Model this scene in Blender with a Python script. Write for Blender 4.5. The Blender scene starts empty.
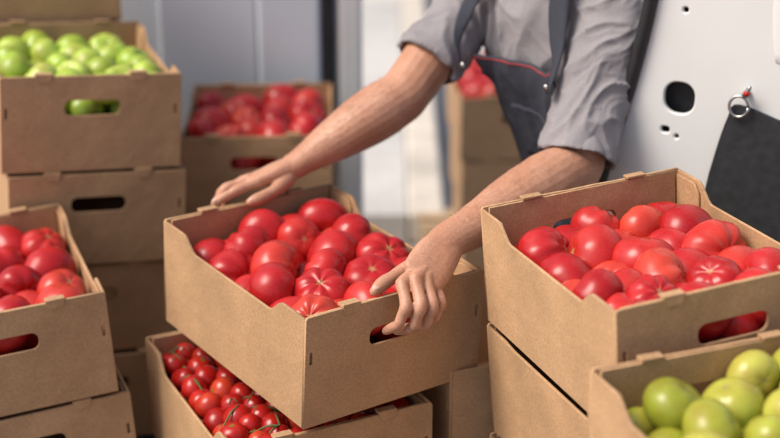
import bpy, math, random, numpy as np
from mathutils import Vector, Matrix, noise
from mathutils.bvhtree import BVHTree
random.seed(7)
CH=2.05
scene=bpy.context.scene
COL=bpy.context.collection
V=Vector
rad=math.radians

# ------------------------------------------------------------------ materials
def new_mat(name):
    m=bpy.data.materials.new(name); m.use_nodes=True
    nt=m.node_tree; b=nt.nodes['Principled BSDF']
    return m,nt,b
def N(nt,t,**kw):
    n=nt.nodes.new(t)
    for k,v in kw.items():
        if k in n.inputs: n.inputs[k].default_value=v
        else: setattr(n,k,v)
    return n
def ramp(nt,fac,stops):
    r=nt.nodes.new('ShaderNodeValToRGB')
    e=r.color_ramp.elements
    while len(e)<len(stops): e.new(.5)
    for i,(p,c) in enumerate(stops):
        e[i].position=p; e[i].color=(*c,1)
    nt.links.new(fac,r.inputs[0]); return r
def objcoord(nt,scale=None):
    t=nt.nodes.new('ShaderNodeTexCoord')
    if scale is None: return t.outputs['Object']
    m=nt.nodes.new('ShaderNodeMapping')
    m.inputs['Scale'].default_value=scale
    nt.links.new(t.outputs['Object'],m.inputs[0]); return m.outputs[0]
def mixc(nt,fac,a,b,mode='MIX'):
    m=nt.nodes.new('ShaderNodeMix'); m.data_type='RGBA'; m.blend_type=mode
    for s,i in ((fac,0),(a,6),(b,7)):
        if isinstance(s,(int,float)): m.inputs[i].default_value=s
        elif isinstance(s,tuple): m.inputs[i].default_value=(*s,1)
        else: nt.links.new(s,m.inputs[i])
    return m.outputs[2]
def bump(nt,b,h,strength=.2,dist=.001,prev=None):
    n=nt.nodes.new('ShaderNodeBump'); n.inputs['Strength'].default_value=strength
    n.inputs['Distance'].default_value=dist
    nt.links.new(h,n.inputs['Height'])
    if prev: nt.links.new(prev,n.inputs['Normal'])
    nt.links.new(n.outputs[0],b.inputs['Normal']); return n.outputs[0]

def mat_card(name,base):
    m,nt,b=new_mat(name)
    c=objcoord(nt)
    oi=nt.nodes.new('ShaderNodeObjectInfo')
    n1=N(nt,'ShaderNodeTexNoise',Scale=7.0,Detail=3.0,Roughness=.6)
    n2=N(nt,'ShaderNodeTexNoise',Scale=420.0,Detail=1.0)
    cs=objcoord(nt,(160,160,5))
    n3=N(nt,'ShaderNodeTexNoise',Scale=1.0,Detail=1.0)
    nt.links.new(c,n1.inputs['Vector']); nt.links.new(c,n2.inputs['Vector']); nt.links.new(cs,n3.inputs['Vector'])
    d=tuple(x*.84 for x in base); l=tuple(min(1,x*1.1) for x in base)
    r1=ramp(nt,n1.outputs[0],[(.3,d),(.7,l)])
    r2=ramp(nt,n2.outputs[0],[(.3,(.82,.80,.78)),(.7,(1.08,1.08,1.08))])
    r3=ramp(nt,n3.outputs[0],[(.3,(.91,.91,.90)),(.7,(1.05,1.05,1.05))])
    r4=ramp(nt,oi.outputs['Random'],[(0,(.93,.92,.90)),(1,(1.06,1.06,1.06))])
    o=mixc(nt,1.0,r1.outputs[0],r2.outputs[0],'MULTIPLY'); o=mixc(nt,1.0,o,r3.outputs[0],'MULTIPLY'); o=mixc(nt,1.0,o,r4.outputs[0],'MULTIPLY')
    nt.links.new(o,b.inputs['Base Color'])
    b.inputs['Roughness'].default_value=.75
    b.inputs['Specular IOR Level'].default_value=.25
    p=bump(nt,b,n3.outputs[0],.35,.0008)
    bump(nt,b,n1.outputs[0],.45,.012,p)
    return m
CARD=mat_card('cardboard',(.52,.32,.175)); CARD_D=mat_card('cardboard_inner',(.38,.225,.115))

def mat_fruit(name,c1,c2,c3,scar,rough=.2,speck=.4):
    m,nt,b=new_mat(name)
    t=N(nt,'ShaderNodeAttribute',attribute_name='tint'); s=N(nt,'ShaderNodeAttribute',attribute_name='stem')
    r=ramp(nt,t.outputs['Fac'],[(0,c1),(.55,c2),(1,c3)])
    c=objcoord(nt)
    n=N(nt,'ShaderNodeTexNoise',Scale=24.0,Detail=2.0); nt.links.new(c,n.inputs['Vector'])
    rn=ramp(nt,n.outputs[0],[(.3,(.84,.75,.75)),(.72,(1.1,1.3,1.2))])
    o=mixc(nt,1.0,r.outputs[0],rn.outputs[0],'MULTIPLY')
    v=N(nt,'ShaderNodeTexNoise',Scale=900.0,Detail=0.0); nt.links.new(c,v.inputs['Vector'])
    rv=ramp(nt,v.outputs[0],[(.70,(0,0,0)),(.80,(speck,)*3)])
    o=mixc(nt,rv.outputs[0],o,tuple(min(1,x*1.5+.05) for x in c3))
    rs=ramp(nt,s.outputs['Fac'],[(.25,(0,0,0)),(.85,(1,1,1))])
    o2=mixc(nt,rs.outputs[0],o,scar)
    nt.links.new(o2,b.inputs['Base Color'])
    n2=N(nt,'ShaderNodeTexNoise',Scale=60.0,Detail=1.0); nt.links.new(c,n2.inputs['Vector'])
    rr=ramp(nt,n2.outputs[0],[(.3,(rough,)*3),(.75,(rough+.16,)*3)])
    nt.links.new(rr.outputs[0],b.inputs['Roughness'])
    b.inputs['Specular IOR Level'].default_value=.42
    bump(nt,b,n2.outputs[0],.15,.002)
    return m
TOM=mat_fruit('tomato_skin',(.34,.007,.010),(.48,.016,.018),(.58,.052,.030),(.46,.24,.11),.23)
CHERRY=mat_fruit('cherry_tomato_skin',(.30,.007,.006),(.42,.013,.010),(.50,.045,.018),(.10,.16,.03),.16)
APPLE=mat_fruit('green_apple_skin',(.26,.36,.035),(.37,.46,.06),(.49,.53,.11),(.16,.14,.04),.26)
GTOM=mat_fruit('green_tomato_skin',(.25,.25,.024),(.35,.34,.038),(.46,.40,.07),(.30,.26,.10),.22)

def mat_plain(name,col,rough=.5,metal=0,nscale=20,var=.12,bs=.1,bd=.001,coat=0,bscale=None):
    m,nt,b=new_mat(name); c=objcoord(nt)
    n=N(nt,'ShaderNodeTexNoise',Scale=float(nscale),Detail=3.0); nt.links.new(c,n.inputs['Vector'])
    r=ramp(nt,n.outputs[0],[(.3,tuple(x*(1-var) for x in col)),(.7,tuple(min(1,x*(1+var)) for x in col))])
    nt.links.new(r.outputs[0],b.inputs['Base Color'])
    b.inputs['Roughness'].default_value=rough; b.inputs['Metallic'].default_value=metal
    b.inputs['Coat Weight'].default_value=coat
    if bs>.06:
        n2=N(nt,'ShaderNodeTexNoise',Scale=float(bscale or nscale*3),Detail=1.0); nt.links.new(c,n2.inputs['Vector'])
        bump(nt,b,n2.outputs[0],bs,bd)
    return m
WHITE=mat_plain('van_white_paint',(.74,.745,.73),.3,0,4,.04,.05)
BLUEW=mat_plain('van_door_paint',(.68,.74,.79),.35,0,3,.05,.05)
RUBBER=mat_plain('black_rubber',(.015,.015,.017),.55,0,40,.2,.1)
LINER=mat_plain('black_liner',(.022,.023,.026),.7,0,60,.3,.3)
STEEL=mat_plain('steel',(.5,.5,.5),.3,1,30,.1,.05)
REDP=mat_plain('red_plastic',(.5,.02,.02),.4,0,30,.1,.05)
FLOORM=mat_plain('van_floor_mat',(.16,.16,.165),.6,0,8,.2,.2)
WOOD=mat_plain('pallet_wood',(.42,.29,.17),.8,0,12,.25,.4,.002)
STEM=mat_plain('green_stem',(.07,.12,.03),.6,0,60,.3,.05)
NAIL=mat_plain('fingernail',(.60,.36,.28),.3,0,80,.05,.02)
HAIRM=mat_plain('hair',(.05,.03,.02),.6,0,90,.3,.05)
ARMHAIR=mat_plain('arm_hair_fibre',(.16,.09,.05),.6,0,90,.3,.05)
REDTRIM=mat_plain('red_piping',(.40,.03,.03),.7,0,200,.1,.05)
SHOEM=mat_plain('shoe_leather',(.03,.025,.02),.5,0,40,.2,.2)
EYEM=mat_plain('eye_white',(.75,.73,.7),.2,0,40,.03,.02)
IRISM=mat_plain('iris',(.08,.05,.03),.2,0,40,.1,.02)
LIPM=mat_plain('lips',(.42,.17,.14),.5,0,80,.1,.05)

def mat_skin():
    m,nt,b=new_mat('skin'); c=objcoord(nt)
    n=N(nt,'ShaderNodeTexNoise',Scale=14.0,Detail=3.0,Roughness=.5); nt.links.new(c,n.inputs['Vector'])
    r=ramp(nt,n.outputs[0],[(.28,(.46,.215,.125)),(.5,(.52,.265,.165)),(.75,(.57,.31,.205))])
    n2=N(nt,'ShaderNodeTexNoise',Scale=260.0,Detail=1.0); nt.links.new(c,n2.inputs['Vector'])
    r2=ramp(nt,n2.outputs[0],[(.3,(.88,.84,.82)),(.7,(1.05,1.05,1.05))])
    o=mixc(nt,1.0,r.outputs[0],r2.outputs[0],'MULTIPLY')
    nt.links.new(o,b.inputs['Base Color'])
    b.inputs['Roughness'].default_value=.5
    b.inputs['Subsurface Weight'].default_value=.06
    b.inputs['Subsurface Radius'].default_value=(.010,.004,.002); b.inputs['Subsurface Scale'].default_value=1.0
    v=N(nt,'ShaderNodeTexVoronoi',Scale=420.0); nt.links.new(c,v.inputs['Vector'])
    p=bump(nt,b,v.outputs['Distance'],.25,.0006)
    n3=N(nt,'ShaderNodeTexNoise',Scale=40.0,Detail=1.0); nt.links.new(c,n3.inputs['Vector'])
    bump(nt,b,n3.outputs[0],.18,.003,p)
    return m
SKIN=mat_skin()
def mat_cloth(name,col,weave=1500.0,var=.1):
    m,nt,b=new_mat(name); c=objcoord(nt)
    n=N(nt,'ShaderNodeTexNoise',Scale=9.0,Detail=3.0); nt.links.new(c,n.inputs['Vector'])
    r=ramp(nt,n.outputs[0],[(.3,tuple(x*(1-var) for x in col)),(.7,tuple(x*(1+var) for x in col))])
    n2=N(nt,'ShaderNodeTexNoise',Scale=weave,Detail=0.0); nt.links.new(c,n2.inputs['Vector'])
    r2=ramp(nt,n2.outputs[0],[(.3,(.82,.82,.82)),(.7,(1.14,1.14,1.14))])
    nt.links.new(mixc(nt,1.0,r.outputs[0],r2.outputs[0],'MULTIPLY'),b.inputs['Base Color'])
    b.inputs['Roughness'].default_value=.9
    b.inputs['Specular IOR Level'].default_value=.2
    n3=N(nt,'ShaderNodeTexNoise',Scale=26.0,Detail=4.0,Roughness=.65); nt.links.new(c,n3.inputs['Vector'])
    bump(nt,b,n3.outputs[0],.4,.006)
    return m
SHIRT=mat_cloth('grey_polo_fabric',(.28,.262,.272),1100.0); DARK=mat_cloth('overall_fabric',(.050,.053,.068),1100.0)

def mat_ground(name,col,s=1.0):
    m,nt,b=new_mat(name); c=objcoord(nt)
    n=N(nt,'ShaderNodeTexNoise',Scale=.9*s,Detail=6.0,Roughness=.65); nt.links.new(c,n.inputs['Vector'])
    r=ramp(nt,n.outputs[0],[(.3,tuple(x*.72 for x in col)),(.7,tuple(x*1.2 for x in col))])
    n2=N(nt,'ShaderNodeTexNoise',Scale=60.0,Detail=2.0); nt.links.new(c,n2.inputs['Vector'])
    r2=ramp(nt,n2.outputs[0],[(.3,(.8,.8,.8)),(.7,(1.12,1.12,1.12))])
    o=mixc(nt,1.0,r.outputs[0],r2.outputs[0],'MULTIPLY')
    nt.links.new(o,b.inputs['Base Color']); b.inputs['Roughness'].default_value=.85
    return m
ROAD=mat_ground('asphalt_worn',(.40,.385,.36)); PAVE=mat_ground('paving_concrete',(.55,.53,.50)); KERB=mat_ground('kerb_stone',(.62,.56,.48),3)

# ------------------------------------------------------------------ mesh helpers
def mkobj(name,verts,faces,mat=None,parent=None,smooth=False,matrix=None):
    me=bpy.data.meshes.new(name); me.from_pydata([tuple(v) for v in verts],[],faces); me.update()
    if mat: me.materials.append(mat)
    if smooth: me.polygons.foreach_set('use_smooth',[True]*len(me.polygons))
    o=bpy.data.objects.new(name,me); COL.objects.link(o)
    if parent: o.parent=parent
    if matrix is not None: o.matrix_local=matrix
    return o
def empty(name,matrix=None,parent=None):
    o=bpy.data.objects.new(name,None); o.empty_display_size=.1; COL.objects.link(o)
    if parent:o.parent=parent
    if matrix is not None:o.matrix_local=matrix
    return o
def boxvf(x0,x1,y0,y1,z0,z1):
    v=[(x0,y0,z0),(x1,y0,z0),(x1,y1,z0),(x0,y1,z0),(x0,y0,z1),(x1,y0,z1),(x1,y1,z1),(x0,y1,z1)]
    f=[(0,3,2,1),(4,5,6,7),(0,1,5,4),(1,2,6,5),(2,3,7,6),(3,0,4,7)]
    return v,f
class MB:
    def __init__(s): s.v=[];s.f=[]
    def add(s,v,f):
        o=len(s.v); s.v+=[tuple(x) for x in v]; s.f+=[tuple(i+o for i in q) for q in f]
    def box(s,*a): s.add(*boxvf(*a))
def bevel(o,w=.002,seg=2):
    m=o.modifiers.new('bevel','BEVEL'); m.width=w; m.segments=seg; m.limit_method='ANGLE'; return o
def curve_panel(name,outline,holes,thick,mat,parent,matrix,bev=.0008):
    cu=bpy.data.curves.new(name,'CURVE'); cu.dimensions='2D'; cu.fill_mode='BOTH'
    cu.extrude=max(thick/2-bev,.0002); cu.bevel_depth=bev; cu.bevel_resolution=1; cu.offset=-bev
    for pts in [outline]+holes:
        sp=cu.splines.new('POLY'); sp.points.add(len(pts)-1)
        for p,q in zip(sp.points,pts): p.co=(q[0],q[1],0,1)
        sp.use_cyclic_u=True
    tmp=bpy.data.objects.new(name,cu); COL.objects.link(tmp)
    dg=bpy.context.evaluated_depsgraph_get()
    me=bpy.data.meshes.new_from_object(tmp.evaluated_get(dg),depsgraph=dg)
    bpy.data.objects.remove(tmp)
    me.name=name; me.materials.clear(); me.materials.append(mat)
    o=bpy.data.objects.new(name,me); COL.objects.link(o); o.parent=parent; o.matrix_local=matrix
    return o
def rrect(cx,cy,w,h,r,n=5):
    pts=[]
    for k,(sx,sy) in enumerate(((1,1),(-1,1),(-1,-1),(1,-1))):
        for i in range(n+1):
            a=math.pi/2*(k+i/n)
            pts.append((cx+sx*(w/2-r)+r*math.cos(a),cy+sy*(h/2-r)+r*math.sin(a)))
    return pts
def catmull(P,sub):
    P=[np.array(p,float) for p in P]; out=[]
    for i in range(len(P)-1):
        p0=P[max(i-1,0)];p1=P[i];p2=P[i+1];p3=P[min(i+2,len(P)-1)]
        for k in range(sub):
            t=k/sub
            out.append(.5*((2*p1)+(-p0+p2)*t+(2*p0-5*p1+4*p2-p3)*t*t+(-p0+3*p1-3*p2+p3)*t**3))
    out.append(P[-1]); return out
def loft(path,rads,ref,n=16,sub=4,cap=True,pw=2.0):
    """closed tube; rads (a,b): a across, b along ref"""
    rads=[(r,r) if isinstance(r,(int,float)) else r for r in rads]
    D=catmull([tuple(p)+tuple(r) for p,r in zip(path,rads)],sub)
    pts=[V(d[:3]) for d in D]; rr=[(d[3],d[4]) for d in D]
    ref=V(ref); verts=[];faces=[]
    def frame(i):
        t=(pts[min(i+1,len(pts)-1)]-pts[max(i-1,0)]).normalized()
        s=t.cross(ref).normalized(); u=s.cross(t).normalized(); return t,s,u
    rings=[]
    def ring(c,s,u,a,b):
        R=[]
        for k in range(n):
            an=2*math.pi*k/n; ca,sa=math.cos(an),math.sin(an)
            ca=math.copysign(abs(ca)**(2/pw),ca); sa=math.copysign(abs(sa)**(2/pw),sa)
            R.append(c+s*(a*ca)+u*(b*sa))
        rings.append(R)
    t,s,u=frame(0); a,b=rr[0]; m=min(a,b)
    if cap:
        for k in (85,60,30):
            q=math.radians(k); ring(pts[0]-t*(m*math.sin(q)),s,u,a*math.cos(q),b*math.cos(q))
    for i in range(len(pts)):
        t,s,u=frame(i); ring(pts[i],s,u,*rr[i])
    if cap:
        a,b=rr[-1]; m=min(a,b)
        for k in (30,60,85):
            q=math.radians(k); ring(pts[-1]+t*(m*math.sin(q)),s,u,a*math.cos(q),b*math.cos(q))
    for R in rings: verts+=R
    for i in range(len(rings)-1):
        for k in range(n):
            faces.append((i*n+k,i*n+(k+1)%n,(i+1)*n+(k+1)%n,(i+1)*n+k))
    faces.append(tuple(range(n-1,-1,-1))); L=(len(rings)-1)*n; faces.append(tuple(L+k for k in range(n)))
    return verts,faces
def ellipsoid(c,r,M=None,seg=16,rg=10):
    v=[];f=[]
    c=V(c)
    for i in range(rg+1):
        th=math.pi*i/rg; th=min(max(th,.02),math.pi-.02)
        for k in range(seg):
            ph=2*math.pi*k/seg
            p=V((r[0]*math.sin(th)*math.cos(ph),r[1]*math.sin(th)*math.sin(ph),r[2]*math.cos(th)))
            if M: p=M@p
            v.append(c+p)
    for i in range(rg):
        for k in range(seg): f.append((i*seg+k,(i+1)*seg+k,(i+1)*seg+(k+1)%seg,i*seg+(k+1)%seg))
    f.append(tuple(range(seg))); f.append(tuple(rg*seg+k for k in range(seg-1,-1,-1)))
    return v,f
def remeshed(name,mb,voxel,mat,parent,smooth_it=4,disp=None,factor=.5):
    o=mkobj(name,mb.v,mb.f)
    r=o.modifiers.new('r','REMESH'); r.mode='VOXEL'; r.voxel_size=voxel; r.use_smooth_shade=True
    s=o.modifiers.new('s','SMOOTH'); s.iterations=smooth_it; s.factor=factor
    dg=bpy.context.evaluated_depsgraph_get()
    me=bpy.data.meshes.new_from_object(o.evaluated_get(dg),depsgraph=dg)
    bpy.data.objects.remove(o); me.name=name; me.materials.clear(); me.materials.append(mat)
    if disp:
        nv=len(me.vertices); co=np.empty(nv*3); me.vertices.foreach_get('co',co); co=co.reshape(-1,3)
        no=np.empty(nv*3); me.vertices.foreach_get('normal',no); no=no.reshape(-1,3)
        d=np.array([disp(V(c)) for c in co]); co=co+no*d[:,None]
        me.vertices.foreach_set('co',co.ravel()); me.update()
    me.polygons.foreach_set('use_smooth',[True]*len(me.polygons))
    ob=bpy.data.objects.new(name,me); COL.objects.link(ob); ob.parent=parent
    return ob

# ------------------------------------------------------------------ fruit
def fruit_shape(rng,kind,seg=30,rg=20):
    lob=rng.choice([5,6,7,8]); amp={'tomato':rng.choice([.008,.015,.025,.05]),'cherry':.0,'apple':.02,'gtom':.012}[kind]
    sq={'tomato':rng.uniform(.74,.86),'cherry':.95,'apple':.9,'gtom':.84}[kind]
    dim={'tomato':.16,'cherry':.06,'apple':.3,'gtom':.12}[kind]; dw={'tomato':.38,'cherry':.25,'apple':.42,'gtom':.33}[kind]
    ph0=rng.uniform(0,6.28); ell=rng.uniform(.94,1.06); v=[];st=[]
    ka=rng.uniform(0,6.28); kb=rng.uniform(0,6.28)
    for i in range(rg+1):
        th=math.pi*i/rg; th=min(max(th,.015),math.pi-.015)
        for k in range(seg):
            ph=2*math.pi*k/seg
            w=math.exp(-((th-.75)/.75)**2)
            cl=math.cos(lob*ph+ph0+.6*math.sin(ph+kb)); cl=1-2*((1-cl)/2)**1.6
            r=1+amp*w*cl+.5*amp*math.cos(2*ph+ka)*math.sin(th)+.015*math.cos(3*ph+kb)*math.sin(th)
            x=r*math.sin(th)*math.cos(ph)*ell; y=r*math.sin(th)*math.sin(ph)/ell
            z=sq*math.cos(th)*r - dim*math.exp(-(th/dw)**2)
            z+= .06*math.exp(-((math.pi-th)/.3)**2)
            v.append((x,y,z))
            star=.12+.04*math.cos(5*ph+ph0)
            st.append(math.exp(-(th/star)**2) if kind!='apple' else math.exp(-(th/.16)**2))
    f=[]
    for i in range(rg):
        for k in range(seg): f.append((i*seg+k,(i+1)*seg+k,(i+1)*seg+(k+1)%seg,i*seg+(k+1)%seg))
    f.append(tuple(range(seg))); f.append(tuple(rg*seg+k for k in range(seg-1,-1,-1)))
    return np.array(v),f,np.array(st)
def settle(n,W,L,r0,r1,seed,lid,iters=340):
    g=np.random.default_rng(seed); r=g.uniform(r0,r1,n)
    H0=lid*2.2
    p=np.stack([g.uniform(r1,W-r1,n),g.uniform(r1,L-r1,n),g.uniform(r1,H0,n)],1)
    for it in range(iters):
        p[:,2]-=.0012 if it<iters-80 else .0003
        q=min(1,it/(iters*.7)); ld=H0+(lid-H0)*q
        for _ in range(2):
            d=p[:,None]-p[None]; D=np.sqrt((d**2).sum(2))+1e-9; ov=(r[:,None]+r[None])*.965-D
            np.fill_diagonal(ov,0); ov=np.clip(ov,0,None)
            p+=(d/D[...,None]*ov[...,None]*.32).sum(1)
            p[:,0]=np.clip(p[:,0],r,W-r);p[:,1]=np.clip(p[:,1],r,L-r);p[:,2]=np.clip(p[:,2],r,np.maximum(ld-r*.8,r))
    return p,r
def fruits(parent,kind,mat,n,W,L,r0,r1,top,seed,name,lid=.118,upb=.3):
    t=.014
    p,r=settle(n,W-2*t,L-2*t,r0,r1,seed,lid)
    p[:,0]+=t;p[:,1]+=t
    tops=np.sort(p[:,2]+r*.9)[::-1]; k=max(3,n//4)
    p[:,2]+=top-tops[:k].mean()
    rng=random.Random(seed); lib=[fruit_shape(rng,kind,36 if kind=='tomato' else 28 if kind!='cherry' else 16,20 if kind!='cherry' else 11) for _ in range(8)]
    vs=[];fs=[];ti=[];st=[];off=0
    for i in range(n):
        v,f,s=lib[rng.randrange(8)]
        ax=V((rng.gauss(0,1),rng.gauss(-.2,1),rng.gauss(upb,1))).normalized()
        M=np.array(ax.to_track_quat('Z','Y').to_matrix()@Matrix.Rotation(rng.uniform(0,6.28),3,'Z'))
        vv=(v*r[i]*1.08)@M.T+p[i]; vs.append(vv); fs+=[tuple(a+off for a in q) for q in f]
        ti.append(np.full(len(v),min(1,max(0,rng.gauss(.48,.27))))+ .14*v[:,2]); st.append(s); off+=len(v)
    vs=np.concatenate(vs)
    vs[:,0]=np.clip(vs[:,0],.0102,W-.0102); vs[:,1]=np.clip(vs[:,1],.0112,L-.0112)
    o=mkobj(name,vs.tolist(),fs,mat,parent,True)
    for nm,arr in (('tint',np.concatenate(ti)),('stem',np.concatenate(st))):
        a=o.data.attributes.new(nm,'FLOAT','POINT'); a.data.foreach_set('value',arr.astype(np.float32))
    return p,r

# ------------------------------------------------------------------ crates
BL,BW,BH=.464,.364,.20
def crate_matrix(x,y,z,yaw,a=0,b=0):
    R=Matrix.Rotation(rad(yaw),4,'Z')@Matrix.Rotation(rad(b),4,'Y')@Matrix.Rotation(rad(a),4,'X')
    return Matrix.Translation((x,y,z+CH))@R
def crate(name,x,y,z,yaw,a=0,b=0,seed=0,dip=.028):
    rng=random.Random(seed)
    e=empty(name,crate_matrix(x,y,z,yaw,a,b)); t=.005
    L,W,H=BL,BW,BH
    ZX=Matrix(((1,0,0,0),(0,0,-1,0),(0,1,0,0),(0,0,0,1)))
    for nm,y0,sg in (('near_end_wall',t/2,1),('far_end_wall',L-t/2,-1)):
        slits=[rrect(sx,-.075,.006,.022,.002,2) for sx in (.012,W-.012)]
        topl=[(W-.004-(W-.008)*i/14, rng.uniform(-.0007,.0003)) for i in range(15)]
        out=[(.0005,-H),(W-.0005,-H),(W-.0005,-.004)]+topl+[(.0005,-.004)]
        curve_panel(nm,out,[rrect(W/2,-.067,.112,.032,.013)]+slits,t,CARD,e,Matrix.Translation((0,y0,0))@ZX)
        out2=[(.012,-H+.01),(W-.012,-H+.01),(W-.012,-.0015),(.012,-.0015)]
        curve_panel(nm+'_inner_fold',out2,[rrect(W/2,-.067,.118,.038,.015)],t*.9,CARD,e,Matrix.Translation((0,y0+sg*(t+.0006),0))@ZX)
        mb=MB()
        for tx in (W*.24,W*.76):
            w=.017; tx+=rng.uniform(-.002,.002)
            ys=(-.0022,t*2+.004) if sg==1 else (L-t*2-.004,L+.0022)
            h=.0045+rng.uniform(0,.002)
            mb.box(tx-w,tx+w,ys[0],ys[1],.0006,h)
            yo=(ys[0],ys[0]+.0018) if sg==1 else (ys[1]-.0018,ys[1])
            mb.add([(tx-w,yo[0],.0008),(tx+w,yo[0],.0008),(tx+w*.7,yo[0],-.012),(tx-w*.7,yo[0],-.012),
                    (tx-w,yo[1],.0008),(tx+w,yo[1],.0008),(tx+w*.7,yo[1],-.012),(tx-w*.7,yo[1],-.012)],
                   [(0,1,2,3),(7,6,5,4),(0,4,5,1),(1,5,6,2),(2,6,7,3),(3,7,4,0)])
        bevel(mkobj(nm+'_tabs',mb.v,mb.f,CARD,e),.0015)
    ZY=Matrix(((0,0,1,0),(1,0,0,0),(0,1,0,0),(0,0,0,1)))
    def side(dz):
        top=[(t+.0005,-.003)]
        n=8; a1=.070; a2=.112
        for i in range(n+1):
            q=i/n; s=q*q*(3-2*q); top.append((a1+(a2-a1)*q,-.003-dz*s))
        return [(t+.0005,-H),(L-t-.0005,-H)]+[(L-yy,zz) for yy,zz in top]+top[::-1]
    for nm,x0 in (('left_side_wall',t/2+.0003),('right_side_wall',W-t/2-.0003)):
        curve_panel(nm,side(dip+rng.uniform(-.004,.004) if dip>.01 else dip),[],t,CARD,e,Matrix.Translation((x0,0,0))@ZY)
        sg=1 if x0<.1 else -1
        for y0,y1 in ((.011,.080),(L-.080,L-.011)):
            o2=[(y0,-H+.01),(y1,-H+.01),(y1,-.022),(y1-.014,-.008),(y0,-.008)] if y0<.1 else [(y0,-H+.01),(y1,-H+.01),(y1,-.008),(y0+.014,-.008),(y0,-.022)]
            curve_panel(nm+'_corner_flap',o2,[],t*.8,CARD,e,Matrix.Translation((x0+sg*(t+.0005),0,0))@ZY)
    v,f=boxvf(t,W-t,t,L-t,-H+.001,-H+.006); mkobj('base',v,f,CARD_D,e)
    return e
def tomato_crate(x,y,z,yaw,a=0,b=0,seed=1,n=31,top=.012,r0=.036,r1=.054,lid=.125,name='tomato_crate'):
    e=crate(name,x,y,z,yaw,a,b,seed); fruits(e,'tomato',TOM,n,BW,BL,r0,r1,top,seed,'tomatoes',lid); return e
def plain_crate(x,y,z,yaw,a=0,b=0,seed=1): return crate('cardboard_crate',x,y,z,yaw,a,b,seed,.003)
def under(x,y,z,yaw,a,b,k,dx=0,dy=0,dyaw=0,seed=1):
    M=crate_matrix(x,y,z,yaw,a,b); o=M@V((0,0,-.2075*k))
    plain_crate(o.x+dx,o.y+dy,o.z-CH,yaw+dyaw,a,b,seed)

central=tomato_crate(-.131,2.105,-.995,36.4,2.5,1.4,15,33,-.006,.038,.051,.112)
CM=central.matrix_local.copy()
tomato_crate(.302,1.81,-.844,19.9,-2.2,-4.0,12,33,-.022,.038,.052,.110)
tomato_crate(-.841,2.265,-1.10,21.3,.3,-3.2,13,31,-.012)
tomato_crate(-.504,3.316,-1.10,1.5,-.7,-.6,14,31,.008)
e=crate('green_apple_crate',-.767,2.817,-.81,19.5,.1,3.9,21); fruits(e,'apple',APPLE,50,BW,BL,.034,.040,-.012,22,'green_apples',.11)
gx,gy=.2634+.464*.358,1.7525-.464*.934
e=crate('green_tomato_crate',gx,gy,-.90,21,0,0,23); fruits(e,'gtom',GTOM,56,BW,BL,.033,.040,.0,24,'green_tomatoes',.115)
e=crate('cherry_tomato_crate',-.2524,2.0955,-1.2245,26.4,0,0,25)
cp,cr=fruits(e,'cherry',CHERRY,220,BW,BL,.0205,.0255,-.016,26,'cherry_tomatoes',.092)
rng=random.Random(5); mb=MB()
topi=[i for i in range(len(cp)) if cp[i][2]>-.06]
for i in topi:
    if rng.random()<.38:
        c=V(cp[i]); R=cr[i]
        q=c+V((rng.uniform(-.4,.4)*R,rng.uniform(-.4,.4)*R,R*.9)); 
        for k in range(5):
            a=k*1.257+rng.uniform(-.3,.3); d=V((math.cos(a),math.sin(a),.0))
            mb.add(*loft([q,q+d*.007+V((0,0,.000)),q+d*.014+V((0,0,-.005))],[.0011,.0014,.0004],(0,0,1),5,2))
        j=min((k for k in topi if k!=i),key=lambda k:(cp[k]-cp[i])@(cp[k]-cp[i]))
        w=V(cp[j])+V((0,0,cr[j]*1.05))
        mb.add(*loft([q,(q+w)/2+V((0,0,.005)),w],[.0014,.0018,.0014],(.1,.2,1),6,3))
mkobj('vines',mb.v,mb.f,STEM,e,True)

# supporting stacks
for k in (1,2,3):
    under(-.767,2.817,-.81,19.5,.1,3.9,k,(0,.012,-.005,.02)[k],0,(0,0,1.5,0)[k],30+k)
for k in (1,2):
    under(-.841,2.265,-1.10,21.3,.3,-3.2,k,.02*k,.006*k,1.0*k,40+k)
for k in (1,2,3):
    under(.302,1.81,-.844,19.9,-2.2,-4.0,k,(0,0,-.012,.01)[k],0,(0,.2,-.5,.5)[k],50+k)
for k in (1,2,3):
    plain_crate(-.504+.01*k,3.316,-1.10-.206*k,1.5,0,0,60+k)
plain_crate(-.2524+.01,2.0955,-1.2245-.206,27,0,0,71)
plain_crate(.540,2.445,-1.18,110,0,0,74); plain_crate(.545,2.45,-1.386,110,0,0,75)
c0=V((-.621,3.38)); e2=V((math.cos(rad(19)),math.sin(rad(19))))
for k in range(4):
    plain_crate(c0.x-e2.x*BW,c0.y-e2.y*BW,-.63-.206*k,19,0,0,80+k)
for k in range(3):
    plain_crate(gx+.004*k,gy,-.90-.206*(k+1),21-.5*k,0,0,90+k)
tomato_crate(.215,4.30,-1.30,3,0,0,101,33,.025)
for k in (1,2): plain_crate(.215+.006*k,4.30,-1.30-.206*k,3-.8*k,0,0,100+k)
for k in range(3):
    plain_crate(.61,4.34,-1.30-.206*k,2,0,0,110+k)
pal=empty('wooden_pallet',Matrix.Translation((.13,4.2,0))@Matrix.Rotation(rad(2),4,'Z'))
mb=MB()
for i in range(7): mb.box(0,1.2,i*.118,i*.118+.085,.105,.125)
for i in range(3): mb.box(.02+i*.5,.14+i*.5,0,.79,.022,.103)
for i in range(3): mb.box(0,1.2,i*.35,i*.35+.09,.001,.02)
bevel(mkobj('boards',mb.v,mb.f,WOOD,pal),.002)

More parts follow.
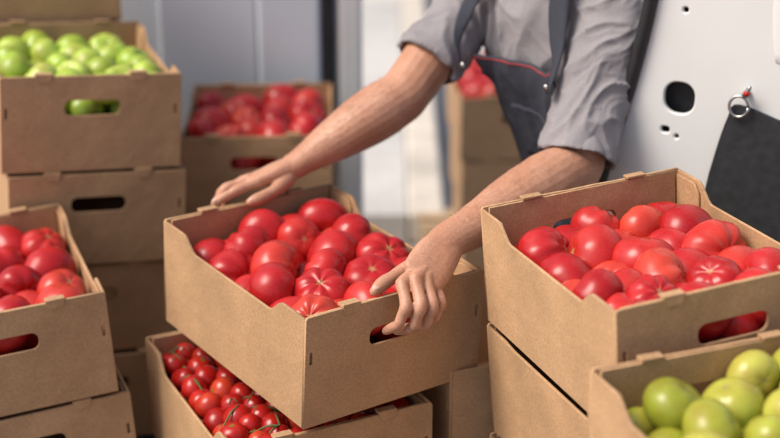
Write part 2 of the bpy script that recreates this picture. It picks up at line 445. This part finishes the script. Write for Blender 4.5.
# ------------------------------------------------------------------ van
van=empty('delivery_van')
FZ=.36
out=[(-1.75,-1.2),(1.25,-1.2),(1.25,2.66),(-.12,2.66),(-.12,3.86),(-1.75,3.86)]
curve_panel('floor',out,[],.05,FLOORM,van,Matrix.Translation((0,0,FZ-.025)),.002)
mb=MB()
for i in range(26):
    x=-1.7+i*.11; y1=3.8 if x<-.15 else 2.6
    mb.box(x,x+.04,-1.15,y1,FZ+.0005,FZ+.006)
bevel(mkobj('floor_ribs',mb.v,mb.f,FLOORM,van),.002)
mb=MB(); mb.box(-.11,1.25,2.60,2.655,.12,FZ-.052); mb.box(-.118,-.07,2.67,3.86,.12,FZ-.052)
bevel(mkobj('sill',mb.v,mb.f,WHITE,van),.01,3)
XZ=Matrix(((1,0,0,0),(0,0,-1,0),(0,1,0,0),(0,0,0,1)))
dw=empty('open_door',Matrix.Translation((0,3.93,0)),van)
curve_panel('door_panel',rrect(-.92,1.3,1.56,2.3,.06),[],.03,BLUEW,dw,XZ,.004)
mb=MB()
for x0,x1 in ((-1.62,-1.10),(-1.04,-.80),(-.62,-.36)):
    mb.box(x0,x1,-.030,-.016,.3,2.38)
bevel(mkobj('pressed_ribs',mb.v,mb.f,BLUEW,dw),.010,3)
mb=MB(); mb.box(-.355,-.185,-.045,-.016,.3,2.38)
bevel(mkobj('door_frame',mb.v,mb.f,BLUEW,dw),.012,3)
mb=MB(); mb.box(-.262,-.225,-.070,-.046,1.60,1.72); mb.box(-.25,-.237,-.085,-.071,1.62,1.70)
bevel(mkobj('door_latch',mb.v,mb.f,STEEL,dw),.004,2)
v,f=loft([(-.165,-.03,.16),(-.165,-.03,.8),(-.165,-.03,1.6),(-.168,-.03,2.42)],[.016]*4,(0,1,0),12,4)
mkobj('door_seal',v,f,RUBBER,dw,True)
mb=MB(); mb.box(-.138,-.075,-.04,.03,.18,2.42)
bevel(mkobj('outer_pillar',mb.v,mb.f,WHITE,dw),.012,3)
P0=V((.43,2.60,0)); dr=V((.88,-.47,0)).normalized(); nr=V((dr.y,-dr.x,0))
PM=Matrix(((dr.x,0,nr.x,P0.x),(dr.y,0,nr.y,P0.y),(0,1,0,0),(0,0,0,1)))
pil=empty('pillar_panel',PM,van)
edge=[(-.16,.40),(-.13,.70),(-.07,.95),(-.028,1.12),(-.003,1.22),(.022,1.33),(.042,1.44),(.055,1.56),(.062,1.75),(.06,2.0),(.03,2.35)]
ed=[tuple(q) for q in catmull(edge,4)]
out=ed[::-1]+[(1.0,.40),(1.0,2.35)]
holes=[rrect(.100,1.280,.056,.058,.024,6),rrect(.078,1.218,.016,.012,.005,3),rrect(.100,1.208,.008,.008,.0037,3),rrect(.165,1.48,.018,.018,.0085,4),rrect(.10,1.44,.010,.010,.0045,4)]
curve_panel('panel',out,holes,.012,WHITE,pil,Matrix.Identity(4),.003)
curve_panel('panel_backing',[(.03,1.15),(.30,1.15),(.30,1.56),(.06,1.56)],[],.004,LINER,pil,Matrix.Translation((0,0,-.03)))
v,f=loft([(p[0]-.006,p[1],.010) for p in ed],[(.013,.013)]*len(ed),(0,0,1),12,1); mkobj('door_seal',v,f,RUBBER,pil,True)
lin=catmull([(.150,.42),(.155,.95),(.160,1.10),(.172,1.18),(.192,1.262),(.210,1.285),(.30,1.262),(.42,1.23),(.95,1.09)],4)
curve_panel('cargo_liner',[tuple(q) for q in lin][::-1]+[(.95,.42)],[],.006,LINER,pil,Matrix.Translation((0,0,.0105)),.0015)
v,f=loft([(.36,1.38,.004),(.35,1.5,.006),(.37,1.8,.006),(.38,2.2,.004)],[(.10,.010)]*4,(0,0,1),20,4); mkobj('pressed_relief',v,f,WHITE,pil,True)
mb=MB()
c=V((.212,1.285,.022)); ringp=[c+V((math.cos(a)*.017,math.sin(a)*.019,0)) for a in [i/16*6.283 for i in range(17)]]
mb.add(*loft(ringp,[.0028]*17,(0,0,1),8,1,False)); 
mb.add(*loft([(.222,1.308,.006),(.222,1.308,.026),(.230,1.323,.03)],[.006,.006,.004],(0,1,.1),8,3))
mkobj('lashing_ring',mb.v,mb.f,STEEL,pil,True)
v,f=ellipsoid((.226,1.313,.030),(.006,.006,.005)); mkobj('ring_cap',v,f,REDP,pil,True)

# ------------------------------------------------------------------ ground
v=[(-120,-60,0),(120,-60,0),(120,200,0),(-120,200,0)]; mkobj('ground',v,[(0,1,2,3)],ROAD)
v,f=boxvf(-60,.06,4.95,12.0,.001,.12); mkobj('pavement',v,f,PAVE)
mb=MB()
for i in range(8): mb.box(.064,.20,4.95+i*.9,4.95+i*.9+.885,.001,.13)
bevel(mkobj('kerb',mb.v,mb.f,KERB),.02,3)
wl=empty('boundary_wall',Matrix.Translation((0,12.2,0)))
mb=MB(); mb.box(-40,40,0,.3,.001,1.5); mkobj('wall',mb.v,mb.f,PAVE,wl)
mb=MB(); mb.box(-40,40,-.05,.35,1.502,1.58); bevel(mkobj('coping',mb.v,mb.f,KERB,wl),.01)

# ------------------------------------------------------------------ worker
worker=empty('worker')
def W3(x,y,z): return V((x,y,z+CH))
def cl(x,y,z): return CM@V((x,y,z))
def hand(mb,wrist,mc,fing,thumb,elbow,upper):
    cen=sum(mc,V())/4; wid=(mc[3]-mc[0]).normalized(); ax=(cen-wrist).normalized(); nor=wid.cross(ax).normalized()
    mb.add(*loft([wrist,wrist.lerp(cen,.45),wrist.lerp(cen,.92)],[(.031,.0225),(.039,.0190),(.038,.0128)],nor,20,4,True,2.4))
    for i,m in enumerate(mc):
        s=wrist+wid*((i-1.5)*.011); r=(.0100,.0106,.0100,.0088)[i]
        mb.add(*loft([s,s.lerp(m,.5),m],[.013,.0114,r*1.18],nor,12,3))
        P,D,T=fing[i]
        mb.add(*loft([s.lerp(m,.8),m,m.lerp(P,.5),P,P.lerp(D,.5),D,D.lerp(T,.6),T],
              [r*1.05,r*1.16,r*.96,r*1.07,r*.90,r*.95,r*.86,r*.68],nor,14,4))
        mb.add(*ellipsoid(m+nor*0,(r*1.24,)*3,None,12,8))
    c0,m0,i0,t0=thumb
    mb.add(*loft([wrist.lerp(c0,.3),c0,m0,m0.lerp(i0,.5),i0,i0.lerp(t0,.6),t0],[.015,.0165,.0128,.0114,.0120,.0112,.0084],nor,14,4))
    A=wrist; f=elbow; side=wid
    def L(t): return A.lerp(f,t)
    mb.add(*loft([cen.lerp(wrist,.75),A,L(.14),L(.33),L(.58),L(.80),L(1.0)],
        [(.033,.021),(.0325,.0245),(.035,.029),(.044,.039),(.0545,.050),(.057,.0535),(.050,.051)],nor,24,5))
    mb.add(*loft([L(.86),f,f.lerp(upper,.25),f.lerp(upper,.6),f.lerp(upper,.9)],[.049,.050,.051,.055,.056],nor,20,4))
    mb.add(*ellipsoid(L(.03)+wid*.022+nor*.011,(.011,.011,.011)))
    return nor
S_R=W3(.178,2.912,-.66); S_L=W3(.418,2.70,-.64)
E_R=W3(.022,2.741,-.826); E_L=W3(.334,2.545,-.902)
mcL=[cl(.178,-.012,.022),cl(.200,-.018,.028),cl(.221,-.02,.025),cl(.240,-.018,.017)]
fL=[[cl(.160,-.046,.000),cl(.149,-.044,-.030),cl(.143,-.020,-.050)],
    [cl(.182,-.057,.000),cl(.172,-.053,-.036),cl(.168,-.016,-.059)],
    [cl(.206,-.058,-.006),cl(.197,-.052,-.040),cl(.193,-.016,-.060)],
    [cl(.230,-.050,-.010),cl(.222,-.046,-.036),cl(.218,-.016,-.054)]]
wL=cl(.295,.022,.058); thL=[cl(.246,.022,.035),cl(.203,.026,.022),cl(.167,.022,.014),cl(.141,.014,.007)]
def creased(D):
    """fine skin folds across each finger joint"""
    segs=[]
    for fg in D:
        ch=fg
        for a,b,c in ((ch[0],ch[1],ch[2]),(ch[1],ch[2],ch[3])):
            segs.append((b,(c-a).normalized()))
    def d(c):
        o=0
        for p,t in segs:
            q=c-p; l=q.length
            if l<.016:
                s=q.dot(t)
                o-=.00055*(math.cos(s*2100)*.5+.5)*math.exp(-(s/.0045)**2)
        return o+noise.noise(c*90)*.0002+noise.noise(c*30)*.0010
    return d
mb=MB(); nL=hand(mb,wL,mcL,fL,thL,E_L,S_L)
armL=remeshed('left_arm_and_hand',mb,.0019,SKIN,worker,3,creased([[m]+f for m,f in zip(mcL,fL)]+[thL]))
dxr=.016
wR=cl(.268+dxr*.6,.470,.046)
mcR=[cl(x+dxr,y,z) for x,y,z in ((.185,.470,.030),(.178,.491,.028),(.180,.511,.019),(.188,.527,.007))]
fR=[[cl(x+dxr,y,z) for x,y,z in F] for F in (
    ((.143,.475,.021),(.119,.478,.011),(.098,.481,.001)),
    ((.135,.501,.016),(.116,.503,-.010),(.110,.494,-.032)),
    ((.141,.524,.001),(.127,.524,-.026),(.124,.508,-.045)),
    ((.158,.535,-.016),(.148,.533,-.038),(.144,.518,-.052)))]
thR=[cl(x+dxr,y,z) for x,y,z in ((.238,.452,.032),(.207,.443,.020),(.178,.440,.012),(.152,.442,.006))]
mb=MB(); nR=hand(mb,wR,mcR,fR,thR,E_R,S_R)
armR=remeshed('right_arm_and_hand',mb,.0019,SKIN,worker,3,creased([[m]+f for m,f in zip(mcR,fR)]+[thR]))
def nail(name,D,T,out,r):
    ax=(T-D).normalized(); s=ax.cross(out).normalized(); u=s.cross(ax).normalized()
    M=Matrix((s,ax,u)).transposed()
    v,f=ellipsoid(D.lerp(T,.80)+u*(r*.62),(r*.62,r*.8,r*.28),M,14,8); mkobj(name,v,f,NAIL,worker,True)
up=V((0,0,1))
nail('thumb_nail_l',thL[2],thL[3],up+V((0,-.5,0)),.0105); nail('thumb_nail_r',thR[2],thR[3],up+V((0,-.3,0)),.0105)
nail('index_nail_r',fR[0][1],fR[0][2],up,.009)
def hairs(name,obj,a,b,count,seed,dn):
    rg=random.Random(seed); me=obj.data; polys=me.polygons; ax=(b-a); Ln=ax.length; ax.normalize(); mb=MB(); k=0; tries=0
    while k<count and tries<count*40:
        tries+=1; p=polys[rg.randrange(len(polys))]; c=p.center; t=(c-a).dot(ax)/Ln
        if t<.08 or t>.97: continue
        n=p.normal
        if n.dot(dn)<-.1 and rg.random()<.85: continue
        d=(-ax*.9+n*.35+V((rg.gauss(0,.3),rg.gauss(0,.3),rg.gauss(0,.3)))).normalized(); L=rg.uniform(.006,.015)
        w=n.cross(d).normalized()*.00013
        m=c+d*L*.5+n*.0008; e=c+d*L-n*.0012
        mb.add([c-w,c+w,m+w*.7,m-w*.7,e],[(0,1,2,3),(3,2,4)]); k+=1
    mkobj(name,mb.v,mb.f,ARMHAIR,worker)
hairs('arm_hair_l',armL,wL,E_L,1700,1,nL if nL.z>0 else -nL); hairs('arm_hair_r',armR,wR,E_R,1700,2,nR if nR.z>0 else -nR)

# torso / shirt
rx=(S_L-S_R); rx.z=0; rx.normalize(); fc=V((rx.y,-rx.x,0))
if fc.y>0: fc=-fc
shc=(S_L+S_R)/2
hip=V((shc.x,shc.y,0))-fc*.11+rx*.10; hip.z=.93
def TC(t):
    p=hip.lerp(shc,t); return p+rx*(.020*math.sin(math.pi*min(max(t,0),1)))
mb=MB()
mb.add(*loft([TC(-.08),TC(.1),TC(.35),TC(.6),TC(.8),TC(.93),TC(1.04),TC(1.13)],
   [(.142,.110),(.140,.110),(.137,.108),(.143,.112),(.152,.114),(.152,.100),(.11,.085),(.066,.066)],fc,36,5,True,2.3))
mb.add(*loft([S_R+V((0,0,-.01)),S_R.lerp(shc,.5)+V((0,0,.025)),shc+V((0,0,.03)),S_L.lerp(shc,.5)+V((0,0,.025)),S_L+V((0,0,-.01))],[.068,.076,.08,.078,.074],fc,20,4))
def sleeve(mb,S,E,t_end,r0,r1,flare,ref):
    end=S.lerp(E,t_end)
    ax=(E-S).normalized(); s=ax.cross(ref).normalized(); u=s.cross(ax).normalized(); n=32
    rings=[]
    def ring(c,a,b): rings.append([c+s*(a*math.cos(2*math.pi*k/n))+u*(b*math.sin(2*math.pi*k/n)) for k in range(n)])
    ring(S-ax*.05,.01,.01); ring(S-ax*.03,r0*.7,r0*.7)
    K=14
    for i in range(K+1):
        q=i/K; r=r0+(r1-r0)*q+(flare*q**3); ring(S.lerp(end,q),r*1.0,r*.95)
    r=r1+flare
    rings.pop(); ring(end-ax*.029,r-.001,r*.95-.001); ring(end-ax*.025,r-.0045,r*.95-.0045); ring(end-ax*.021,r,r*.95); ring(end,r,r*.95)
    ring(end,r-.006,r*.95-.006)
    ring(end-ax*.03,r-.011,r*.95-.011); ring(end-ax*.09,r-.016,r-.02); ring(end-ax*.095,.01,.01)
    v=[p for R in rings for p in R]; f=[]
    for i in range(len(rings)-1):
        for k in range(n): f.append((i*n+k,i*n+(k+1)%n,(i+1)*n+(k+1)%n,(i+1)*n+k))
    f.append(tuple(range(n-1,-1,-1))); L=(len(rings)-1)*n; f.append(tuple(L+k for k in range(n)))
    mb.add(v,f)
sleeve(mb,S_R,E_R,.69,.070,.061,.008,fc); sleeve(mb,S_L,E_L,.94,.078,.064,.010,fc)
def folds(amp=1.0):
    def d(c):
        q=c*1.0
        a=noise.noise(V((q.x*9,q.y*9,q.z*5)))*.010
        w=noise.noise(V((q.x*5+3,q.y*5,q.z*3+7)))
        b=1-abs(noise.noise(V((q.x*13+w*3,q.y*13-w*2,q.z*8+w*4))))
        b=(b**4-.5)*.010
        g=1-abs(noise.noise(V((q.x*24+w*6,q.y*24,q.z*15-w*5+9))))
        e=noise.noise(V((q.x*40,q.y*40,q.z*26)))*.0014+(g**5-.4)*.003
        return (a+b+e)*amp
    return d
base=remeshed('tmp_base',mb,.010,SHIRT,worker,10,None)
bv=BVHTree.FromPolygons([v.co.copy() for v in base.data.vertices],[tuple(p.vertices) for p in base.data.polygons])
bpy.data.objects.remove(base)
shirt=remeshed('grey_polo_shirt',mb,.0038,SHIRT,worker,2,folds(.95))
mb=MB()
mb.add(*loft([TC(.34),TC(.1),TC(-.12)+V((0,0,0)),TC(-.25)],[(.150,.123),(.158,.128),(.165,.135),(.160,.13)],fc,32,4,True,2.3))
foot=[]
for sg in (-1,1):
    h=TC(-.12)+rx*(.085*sg); kn=V((h.x,h.y,.50))+fc*.03+rx*(.02*sg); an=V((h.x,h.y,.10))+rx*(.03*sg)
    mb.add(*loft([h,h.lerp(kn,.5),kn,kn.lerp(an,.5),an],[.098,.09,.068,.068,.062],fc,20,4)); foot.append(an)
remeshed('work_overalls',mb,.008,DARK,worker,3,folds(.9))
def wrap(p,off):
    l,n,i,d=bv.find_nearest(p)
    return l+n*off
def patch(name,fn,nu,nv,off,mat,th=.004,amp=.4,it=6):
    vs=[]
    for j in range(nv+1):
        for i in range(nu+1): vs.append(wrap(fn(i/nu,j/nv),off))
    arr=np.array([tuple(v) for v in vs]).reshape(nv+1,nu+1,3)
    for _ in range(it):
        b=arr.copy(); b[1:-1,1:-1]=(arr[:-2,1:-1]+arr[2:,1:-1]+arr[1:-1,:-2]+arr[1:-1,2:]+arr[1:-1,1:-1]*2)/6
        b[1:-1,0]=(arr[:-2,0]+arr[2:,0]+arr[1:-1,0])/3; b[1:-1,-1]=(arr[:-2,-1]+arr[2:,-1]+arr[1:-1,-1])/3
        b[0,1:-1]=(arr[0,:-2]+arr[0,2:]+arr[0,1:-1])/3; b[-1,1:-1]=(arr[-1,:-2]+arr[-1,2:]+arr[-1,1:-1])/3
        arr=b
    fd=folds(amp)
    vs=[]
    for q in arr.reshape(-1,3):
        q=V(q); l,n,i,d=bv.find_nearest(q); vs.append(q+n*(fd(q)+.005*amp))
    fs=[]
    for j in range(nv):
        for i in range(nu): a=j*(nu+1)+i; fs.append((a,a+1,a+nu+2,a+nu+1))
    o=mkobj(name,vs,fs,mat,worker,True); s=o.modifiers.new('s','SOLIDIFY'); s.thickness=th; s.offset=1
    return np.array([tuple(v) for v in vs]).reshape(nv+1,nu+1,3)
def bibpt(u,v):
    t=.22+v*.57; hw=.150-.045*v; c=TC(t); a=(u-.5)*2
    return c+rx*(hw*a)+fc*(.17-.03*a*a)
bib=patch('overall_bib',bibpt,40,40,.015,DARK,.004,.6,10)
pk=patch('bib_pocket',lambda u,v: TC(.36+v*.22)+rx*((u-.5)*.14)+fc*.17,16,14,.021,DARK,.003,.6)
def tube_on(name,pts,r,mat):
    v,f=loft(pts,[r]*len(pts),(.1,.2,1.0),6,1); mkobj(name,v,f,mat,worker,True)
tube_on('bib_piping_top',[V(p)+fc*.003 for p in bib[-2]],.0020,REDTRIM)
tube_on('bib_side_seam',[V(p)+fc*.003 for p in bib[:,-2]],.0014,DARK)
tube_on('pocket_seam',[V(p)+fc*.003 for p in pk[-2]],.0014,DARK)
for sg,nm in ((-1,'strap_r'),(1,'strap_l')):
    def sp(u,v,sg=sg):
        K=[TC(.74)+fc*.2+rx*(sg*.080),TC(.95)+fc*.17+rx*(sg*.090),shc+V((0,0,.16))+rx*(sg*.095),TC(.95)-fc*.2+rx*(sg*.08),TC(.5)-fc*.2+rx*(sg*.03)]
        q=v*(len(K)-1); i=min(int(q),len(K)-2); return K[i].lerp(K[i+1],q-i)+rx*((u-.5)*.038)
    patch('overall_'+nm,sp,4,50,.015,DARK,.003,.5,14)
    b=TC(.76)+fc*.2+rx*(sg*.080); b=wrap(b,.023)
    M=Matrix((rx,V((0,0,1)),fc)).transposed()
    v,f=ellipsoid(b,(.006,.006,.003),M); mkobj('buckle_'+nm,v,f,STEEL,worker,True)
nk=TC(1.10)
cp_=[nk+rx*(.068*math.cos(a))+fc*(.070*math.sin(a))+V((0,0,.012-.012*math.sin(a))) for a in [i/24*6.283 for i in range(25)]]
v,f=loft(cp_,[(.006,.02)]*25,(0,0,1),8,1,False); mkobj('collar',v,f,SHIRT,worker,True)
for an in foot:
    v,f=loft([an+V((0,0,-.045))-fc*.05,an+V((0,0,-.05)),an+V((0,0,-.06))+fc*.09,an+V((0,0,-.068))+fc*.17],[(.04,.045),(.045,.05),(.048,.036),(.038,.026)],V((0,0,1)),16,4); mkobj('shoe',v,f,SHOEM,worker,True)
hc=nk+fc*.045+V((0,0,.17)); dn=(fc*.9+V((0,0,-.45))).normalized(); upv=(V((0,0,1))+fc*.45).normalized(); upv=(upv-dn*upv.dot(dn)).normalized()
HM=Matrix((rx,-dn,upv)).transposed()
def hp(x,y,z): return hc+HM@V((x,y,z))
mb=MB()
mb.add(*ellipsoid(hc+HM@V((0,.012,.03)),(.076,.095,.09),HM,24,18))
mb.add(*ellipsoid(hp(0,-.025,-.035),(.060,.066,.078),HM,24,18))
mb.add(*ellipsoid(hp(0,-.062,-.098),(.026,.022,.020),HM))
mb.add(*loft([hp(0,-.092,.012),hp(0,-.106,-.015),hp(0,-.112,-.035)],[.007,.010,.014],upv,12,3))
for sx in (-1,1):
    mb.add(*ellipsoid(hp(.012*sx,-.100,-.036),(.009,.010,.008),HM))
    mb.add(*ellipsoid(hp(.078*sx,.008,-.005),(.008,.018,.032),HM))
    mb.add(*ellipsoid(hp(.030*sx,-.082,.028),(.026,.014,.008),HM))
    mb.add(*ellipsoid(hp(.040*sx,-.070,-.022),(.022,.018,.018),HM))
mb.add(*loft([nk+V((0,0,-.06)),nk+V((0,0,.02)),hp(0,.02,-.05)],[.058,.055,.056],fc,20,4))
remeshed('head',mb,.0035,SKIN,worker,3)
for sx in (-1,1):
    v,f=ellipsoid(hp(.030*sx,-.083,.008),(.0125,.010,.0075),HM); mkobj('eye',v,f,EYEM,worker,True)
    v,f=ellipsoid(hp(.030*sx,-.091,.008),(.0055,.003,.0055),HM); mkobj('iris',v,f,IRISM,worker,True)
    v,f=loft([hp(.012*sx,-.099,.030),hp(.03*sx,-.098,.036),hp(.048*sx,-.086,.030)],[(.003,.004)]*3,upv,8,3); mkobj('eyebrow',v,f,HAIRM,worker,True)
v,f=loft([hp(-.024,-.086,-.066),hp(0,-.095,-.064),hp(.024,-.086,-.066)],[(.004,.006),(.006,.009),(.004,.006)],upv,10,4); mkobj('lips',v,f,LIPM,worker,True)
mb=MB(); mb.add(*ellipsoid(hp(0,.030,.045),(.083,.095,.088),HM,28,18)); mb.add(*ellipsoid(hp(0,.055,-.01),(.072,.065,.07),HM,24,16)); mb.add(*ellipsoid(hp(0,-.045,.085),(.06,.045,.035),HM,20,14))
remeshed('hair',mb,.004,HAIRM,worker,1,lambda c:noise.noise(c*60)*.006+noise.noise(c*25)*.006)

# ------------------------------------------------------------------ light & camera
w=bpy.data.worlds.new('World'); scene.world=w; w.use_nodes=True
nt=w.node_tree; bg=nt.nodes['Background']; sky=nt.nodes.new('ShaderNodeTexSky'); sky.sky_type='NISHITA'; sky.sun_disc=False
sun_el,sun_az=52,-104
sky.sun_elevation=rad(sun_el); sky.sun_rotation=rad(sun_az); sky.air_density=1.0; sky.dust_density=5.0; sky.ozone_density=1.0
nt.links.new(sky.outputs[0],bg.inputs[0]); bg.inputs[1].default_value=.15
sl=bpy.data.lights.new('sun','SUN'); sl.energy=3.0; sl.angle=rad(30); sl.color=(1,.93,.84)
so=bpy.data.objects.new('sun',sl); COL.objects.link(so)
sd=V((math.sin(rad(sun_az))*math.cos(rad(sun_el)),math.cos(rad(sun_az))*math.cos(rad(sun_el)),math.sin(rad(sun_el))))
so.rotation_euler=sd.to_track_quat('Z','Y').to_euler(); so.location=(0,0,6)
cam=bpy.data.cameras.new('camera'); co=bpy.data.objects.new('camera',cam); COL.objects.link(co); scene.camera=co
co.location=(0,0,CH); co.rotation_euler=(rad(90-21.46),0,0); cam.sensor_width=36; cam.lens=68.68; cam.clip_end=500; cam.clip_start=.05
cam.dof.use_dof=True; cam.dof.focus_distance=2.36; cam.dof.aperture_fstop=2.0
scene.view_settings.view_transform='Standard'; scene.view_settings.look='None'; scene.view_settings.exposure=0
